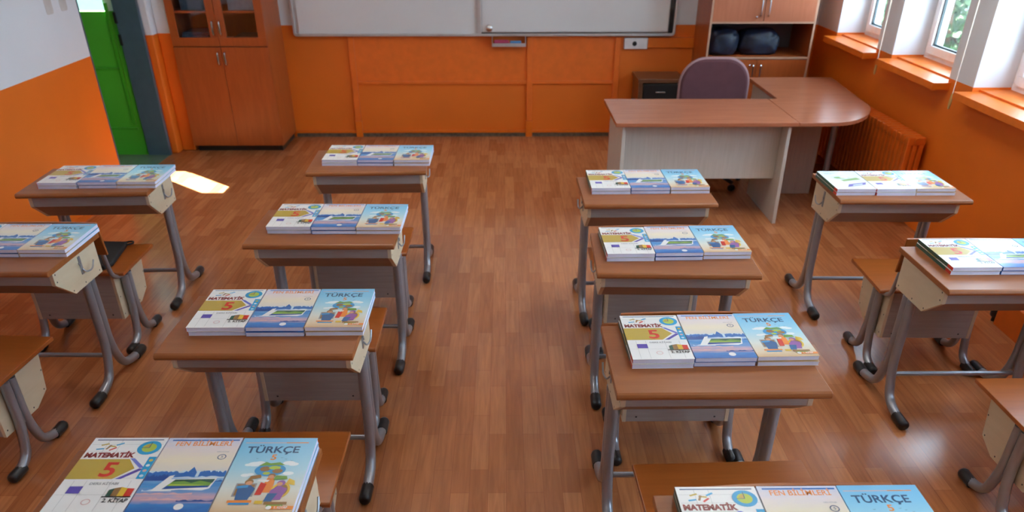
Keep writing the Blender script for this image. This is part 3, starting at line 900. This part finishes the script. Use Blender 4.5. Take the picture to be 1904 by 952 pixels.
# ================================================================ RIGHT CABINET
RX0, RX1 = 1.858, 2.818; ox = (RX0 + RX1) / 2; hw = (RX1 - RX0) / 2
rc = empty('open_niche_cabinet', (ox, CY, 0)); b = MB()
for s in (-1, 1):
    xa, xb = (-hw, -hw + t) if s < 0 else (hw - t, hw)
    b.box(xa, xb, .004, dp, .05, 2.0, M['cherry']); b.box(xa, xb, 0, .004, .05, 2.0, M['edgeband'])
for z in (.05, .838, 1.137, 1.98):
    b.box(-hw + t, hw - t, .004, dp, z, z + .018, M['cherry']); b.box(-hw + t, hw - t, 0, .004, z, z + .018, M['edgeband'])
b.build('body', rc)
b = MB(); b.box(-hw + t, hw - t, dp - .012, dp - .004, .068, 1.98, plain('cabinet_back_board', (.16, .15, .16), .6)); b.build('back_panel', rc)
b = MB(); b.box(-hw + .02, hw - .02, .05, dp - .02, 0, .05, M['black']); b.build('plinth', rc)
for s in (-1, 1):
    xa, xb = (-hw + t + .001, -.002) if s < 0 else (.002, hw - t - .001)
    for nm, za, zb, mt, hz in (('lower_door', .07, .832, M['cherry'], .66), ('upper_door', 1.152, 1.97, M['cherry_light'], 1.20)):
        b = MB(); b.box(xa, xb, -.002, .016, za, zb, mt); do = b.build(nm, rc, bev=.002)
        xx = s * .035 ; b = MB()
        b.tube(fillet([(xx, -.002, hz), (xx, -.03, hz), (xx, -.03, hz + .13), (xx, -.002, hz + .13)], .02, 4), .007, M['chrome'], 8)
        b.build('handle', do, smooth=True)
        if s < 0:
            b = MB(); b.lathe([(.009, 0), (.009, .006), (.005, .009)], (0, 0, 0), M['chrome'], 12); q = b.build('lock', do, smooth=True, loc=(-.065, -.0025, hz - .01 if nm == 'upper_door' else .783)); q.rotation_euler = (R(90), 0, 0)
tag(rc, 'cherry wood cabinet with open middle niche behind the teacher desk', 'cabinet')
def lumpy(name, loc, size, m, seed, lab, cat, grp):
    bm = bmesh.new(); bmesh.ops.create_icosphere(bm, subdivisions=4, radius=1)
    rr = random.Random(seed); dirs = [(Vector((rr.uniform(-1, 1), rr.uniform(-1, 1), rr.uniform(-1, 1))).normalized(), rr.uniform(3, 9), rr.uniform(0, 6)) for _ in range(14)]
    for v in bm.verts:
        d_ = v.co.normalized(); k = 1 + sum(.02 * math.sin(f_ * d_.dot(u_) * 2 + p_) for u_, f_, p_ in dirs)
        q = d_ * k; q = Vector([math.copysign(abs(c_) ** .62, c_) for c_ in q])
        v.co = Vector((q.x * size[0], q.y * size[1], max(q.z, -.8) * size[2]))
    me = bpy.data.meshes.new(name); bm.to_mesh(me); bm.free(); me.materials.append(m)
    for p_ in me.polygons: p_.use_smooth = True
    o = bpy.data.objects.new(name, me); COL.objects.link(o); o.location = (loc[0], loc[1], loc[2] + size[2] * .8 + .001)
    return tag(o, lab, cat, grp)
lumpy('plastic_bag', (2.03, CY + .2, .857), (.145, .15, .125), M['bluebag'], 2, 'crumpled dark blue bag at the left of the open cabinet niche', 'bag', 'dark bags in the cabinet niche')
lumpy('plastic_bag', (2.375, CY + .22, .857), (.185, .15, .12), M['bluebag'], 5, 'larger crumpled dark blue bag in the middle of the cabinet niche', 'bag', 'dark bags in the cabinet niche')

# small dark pedestal by the wall
pd_ = empty('drawer_pedestal', (1.50, 7.86, 0)); b = MB()
dk = wood('dark_walnut_board', (.10, .04, .018), (.16, .065, .03), 'X', .3)
b.box(-.215, -.17, 0, .38, .03, .60, dk); b.box(.17, .215, 0, .38, .03, .60, dk); b.box(-.225, .225, -.01, .39, .60, .635, dk); b.box(-.17, .17, .365, .38, .03, .60, dk); b.box(-.2, .2, .02, .36, 0, .03, dk)
b.build('body', pd_, bev=.004)
for k in range(3):
    b = MB(); b.box(-.165, .165, .005, .36, .045 + k * .185, .215 + k * .185, M['black']); q = b.build('drawer', pd_, bev=.003)
    b = MB(); b.box(-.045, .045, -.012, .004, .14 + k * .185, .150 + k * .185, M['chrome']); b.build('handle', q, bev=.002)
tag(pd_, 'low dark brown pedestal with black drawers against the orange wall', 'drawer cabinet')

# ================================================================ TEACHER DESK
td = empty('teacher_desk', (1.45, 5.66, 0)); b = MB()
b.box(-.66, .64, 0, .79, .722, .75, M['desk_cherry']); b.build('desktop', td, bev=.003)
for s in (-1, 1):
    b = MB()
    b.prism([(.02, 0), (.74, 0), (.76, .7215), (.04, .7215)], s * .595 - .0125, s * .595 + .0125, M['desk_birch'], 'x'); b.build('side_panel', td, bev=.0015)
b = MB(); b.box(-.582, .582, .17, .188, .30, .7215, M['desk_birch']); b.build('modesty_panel', td, bev=.0015)
tag(td, 'teacher desk with pinkish cherry top and pale birch panels', 'desk')
# return with curved end
rt = empty('desk_return', (2.5, 6.2, 0)); b = MB()
pts = [(-.405, -.54), (-.10, -.52), (.08, -.41), (.22, -.22), (.305, .0), (.315, .12), (.35, .5), (.41, 1.12), (-.33, 1.12), (-.33, .255), (-.405, .255)]
import itertools
def smooth_pts(pts, i0, i1, n=4):
    out = []
    P_ = [Vector(p) for p in pts]
    for i in range(len(P_)):
        if i0 <= i < i1:
            p0, p1, p2, p3 = P_[i - 1] if i > i0 else P_[i], P_[i], P_[i + 1], P_[min(i + 2, len(P_) - 1)]
            for k in range(n):
                u = k / n
                out.append(tuple(.5 * ((2 * p1) + (-p0 + p2) * u + (2 * p0 - 5 * p1 + 4 * p2 - p3) * u * u + (-p0 + 3 * p1 - 3 * p2 + p3) * u ** 3)))
        else: out.append(tuple(P_[i]))
    return out
b.prism(smooth_pts(pts, 0, 6), .722, .7495, M['desk_cherry'], 'z'); b.build('desktop', rt, bev=.003)
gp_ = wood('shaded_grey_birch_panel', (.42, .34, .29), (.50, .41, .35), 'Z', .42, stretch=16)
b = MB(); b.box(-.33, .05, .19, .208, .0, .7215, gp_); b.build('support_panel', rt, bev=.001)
b = MB(); b.tube([(.115, .10, .0), (.115, .10, .722)], .025, M['tube'], 16); b.build('leg', rt, smooth=True)
b = MB(); b.box(.17, .30, .90, .918, 0, .7215, M['desk_birch']); b.build('end_panel', rt); part('side_panel', rt, M['desk_birch'], (-.30, -.28, .3, 1.05, 0, .7215))
tag(rt, 'rounded cherry side extension joining the teacher desk by the radiator', 'desk')

# teacher chair
tcx = empty('office_chair', (1.77, 6.80, 0)); 
def pad(name, prof2d, y0, y1, mf, me_, par):
    b = MB(); b.prism(prof2d, y0, y1, mf, 'y'); return b.build(name, par, bev=.02)
pts = []
W_, Z0, Z1, rr_ = .285, .52, .965, .20
for cx_, cz_, a0, r_ in ((W_ - rr_, Z1 - rr_, 0, rr_), (-W_ + rr_, Z1 - rr_, 90, rr_), (-W_ + .1, Z0 + .1, 180, .1), (W_ - .1, Z0 + .1, 270, .1)):
    for a in range(a0, a0 + 91, 10): pts.append((cx_ + r_ * math.cos(R(a)), cz_ + r_ * math.sin(R(a))))
bk = pad('backrest', pts, 0.11, .17, M['plum'], None, tcx)
b = MB(); b.tube([(x_, .14, z_) for x_, z_ in pts + pts[:1]], .016, M['plum_edge'], 8); b.build('piping', bk, smooth=True)
b = MB(); b.box(-.25, .25, -.33, .13, .42, .50, M['plum']); b.build('seat', tcx, bev=.035)
b = MB(); b.tube([(0, -.1, .09), (0, -.1, .42)], .025, M['black'], 12); b.tube(fillet([(0, -.05, .40), (0, .19, .40), (0, .19, .62)], .05, 5), .018, M['black'], 10); b.build('column', tcx, smooth=True)
b = MB()
for k in range(5):
    a = R(12 + 72 * k); e = Vector((math.cos(a), math.sin(a), 0)) * .28 + Vector((0, -.1, .07))
    b.tube([(0, -.1, .11), (e.x * .5, -.1 + (e.y + .1) * .5, .10), e], .026, M['black'], 8, .016)
bs = b.build('star_base', tcx, smooth=True)
for k in range(5):
    a = R(12 + 72 * k); e = (math.cos(a) * .28, math.sin(a) * .28 - .1)
    b = MB(); b.lathe([(.022, -.022), (.027, -.014), (.027, .014), (.022, .022)], (0, 0, 0), M['black'], 14)
    q = b.build('caster', bs, smooth=True, loc=(e[0], e[1], .0275)); q.rotation_euler = (R(90), 0, a)
tag(tcx, 'plum fabric office chair tucked behind the teacher desk', 'chair')

# ================================================================ RADIATOR
ra = empty('radiator', (2.95, 6.5, 0))
P0, P1, pitch = 5.66, 7.35, .069
n_ = int((P1 - P0) / pitch)
sec = MB()
for k in range(1):
    for xa in (-.062, -.018, .026): sec.box(xa, xa + .036, -.024, .024, .135, .60, M['orange_deep'])
    sec.box(-.03, .03, -.008, .008, .135, .60, M['orange_deep'])
    sec.box(-.066, .066, -.0275, .0275, .10, .14, M['orange_deep']); sec.box(-.066, .066, -.0275, .0275, .595, .65, M['orange_deep'])
sc0 = sec.build('radiator_section', ra, bev=.012, loc=(0, P0 - 6.5, 0))
for k in range(1, n_):
    o = sc0.copy(); COL.objects.link(o); o.parent = ra; o.location = (0, P0 - 6.5 + k * pitch, 0)
b = MB(); b.tube([(0, P0 - 6.54, .63), (0, P1 - 6.45, .63)], .02, M['orange_deep'], 10); b.tube([(0, P0 - 6.54, .12), (0, P1 - 6.45, .12)], .02, M['orange_deep'], 10)
b.lathe([(.03, 0), (.03, .02)], (0, 0, 0), M['orange_deep'], 10)
b.build('header_pipe', ra, smooth=True)
b = MB()
for yy in (P0 - 6.4, P1 - 6.6): b.box(-.02, .085, yy, yy + .015, .5, .53, M['orange_deep']); b.box(-.05, .05, yy, yy + .02, 0, .11, M['orange_deep'])
b.build('bracket', ra)
tag(ra, 'orange painted ribbed radiator under the windows beside the teacher desk', 'radiator')
# valve by the boxing
b = MB(); b.tube(fillet([(2.86, 4.06, 0), (2.86, 4.06, .05), (2.93, 4.06, .06), (3.04, 4.06, .06)], .03, 5), .011, M['black'], 10); b.lathe([(.02, .03), (.026, .04), (.026, .07), (.018, .08)], (2.86, 4.06, 0), M['black'], 12)
tag(b.build('pipe_valve', smooth=True), 'dark pipe valve on the floor at the end of orange boxing', 'valve')

# ================================================================ BLIND CORDS
def cord(y, ztip, lab):
    ro = empty('blind_cord', (2.955, y, ztip))
    b = MB()
    for dx in (-.008, .008): b.tube([(dx * .5, dx, .10), (dx, dx * 1.4, .5), (dx, dx, 2.9 - ztip)], .0022, M['cord'], 6)
    b.build('cord', ro, smooth=True)
    b = MB(); b.lathe([(.005, .10), (.009, .08), (.010, .03), (.006, 0)], (0, 0, 0), M['gold'], 10); b.build('tassel', ro, smooth=True)
    b = MB(); b.box(-.03, .085, -.04, .04, 2.9 - ztip, 2.93 - ztip, M['pvc']); b.build('head_bracket', ro)
    tag(ro, lab, 'blind cord', 'blind cords between the windows')
cord(6.585, .905, 'blind cord with golden tassel between the first and second far windows')
cord(5.36, .91, 'blind cord with golden tassel nearer the camera, beside the second sill')

# faint marks on the white part of the left wall
for y, lab in ((6.15, 'left faint grey rounded mark on the white left wall'), (6.36, 'right faint grey rounded mark on the white left wall, nearer the door')):
    b = MB(); pts = []
    for cx_, cz_, a0 in ((.03, .07, 0), (-.03, .07, 90), (-.03, -.07, 180), (.03, -.07, 270)):
        for a in range(a0, a0 + 91, 30): pts.append((y + cx_ + .02 * math.cos(R(a)), 1.455 + cz_ * .55 + .02 * math.sin(R(a))))
    b.prism(pts, XL, XL + .0015, M['mark'], 'x')
    tag(b.build('wall_stain'), lab, 'mark', 'faint marks on the left wall')

# ================================================================ OUTSIDE
b = MB(); b.box(-60, 60, -40, 80, -4.3, -4.2, plain('pale_paved_yard', (.55, .56, .54), .8)); struct(b.build('ground'))
b = MB()
b.box(15.0, 22, 25, 50, -4.2, 9, plain('cream_render', (.80, .78, .72), .8))
for yy in range(27, 48, 4):
    for zz in (-2.5, 1, 4.5): b.box(14.96, 15.0, yy, yy + 1.4, zz, zz + 1.8, M['gasket'])
tag(b.build('building'), 'cream building seen through the windows', 'building')
leafm = plain('fresh_green_leaves', (.055, .115, .04), .6, mottle=.6, scale=1.5)
barkm = plain('tree_bark', (.12, .08, .05), .9)
def tree(x, y, zc, r, seed, lab):
    ro = empty('tree', (x, y, -4.2)); rr = random.Random(seed)
    b = MB(); b.tube([(0, 0, 0), (.1, 0, (zc + 4.2) * .6), (0, .1, zc + 4.2)], .22, barkm, 10, .08)
    for k in range(6):
        a = rr.uniform(0, 6.28); b.tube([(0, 0, (zc + 4.2) * .55), (math.cos(a) * r * .6, math.sin(a) * r * .6, zc + 4.2 + rr.uniform(-.3, .5) * r)], .08, barkm, 6, .02)
    b.build('trunk', ro, smooth=True)
    b = MB(); vs = []; fs = []
    cl = [Vector((rr.uniform(-1, 1), rr.uniform(-1, 1), rr.uniform(-1, 1))) * r * .75 for _ in range(48)]
    for i in range(13000):
        c_ = cl[i % 48]; d_ = Vector((rr.gauss(0, 1), rr.gauss(0, 1), rr.gauss(0, 1))).normalized() * r * .38 * rr.uniform(.6, 1)
        p_ = c_ + d_ + Vector((0, 0, zc + 4.2)); u_ = Vector((rr.gauss(0, 1), rr.gauss(0, 1), rr.gauss(0, 1))).normalized(); w_ = u_.orthogonal().normalized()
        s_ = rr.uniform(.09, .17); o_ = len(vs)
        vs += [p_ - u_ * s_, p_ - w_ * s_ * .5, p_ + u_ * s_, p_ + w_ * s_ * .5]; fs.append((o_, o_ + 1, o_ + 2, o_ + 3))
    b.add(vs, fs, leafm); b.build('foliage', ro)
    tag(ro, lab, 'tree', 'trees outside the windows')
tree(10.6, 19.8, -.4, 3.3, 1, 'leafy green tree seen through the second window')
tree(9.0, 9.2, .0, 2.2, 4, 'green tree at the right, outside the nearest visible window')
b = MB(); b.box(-24, -1.0, 13, 18, -4.2, 7, plain('dull_green_sky_screen', (.075, .12, .10), .8))  # added block: screens bright sky and its floor glare at the corridor window
for xx in range(-22, -3, 3):
    for zz in (-2.5, 1, 4.5): b.box(xx, xx + 1.4, 12.96, 13.0, zz, zz + 1.8, M['gasket'])
tag(b.build('building'), 'added greenish building screening the sky beyond the corridor window, top left', 'building')
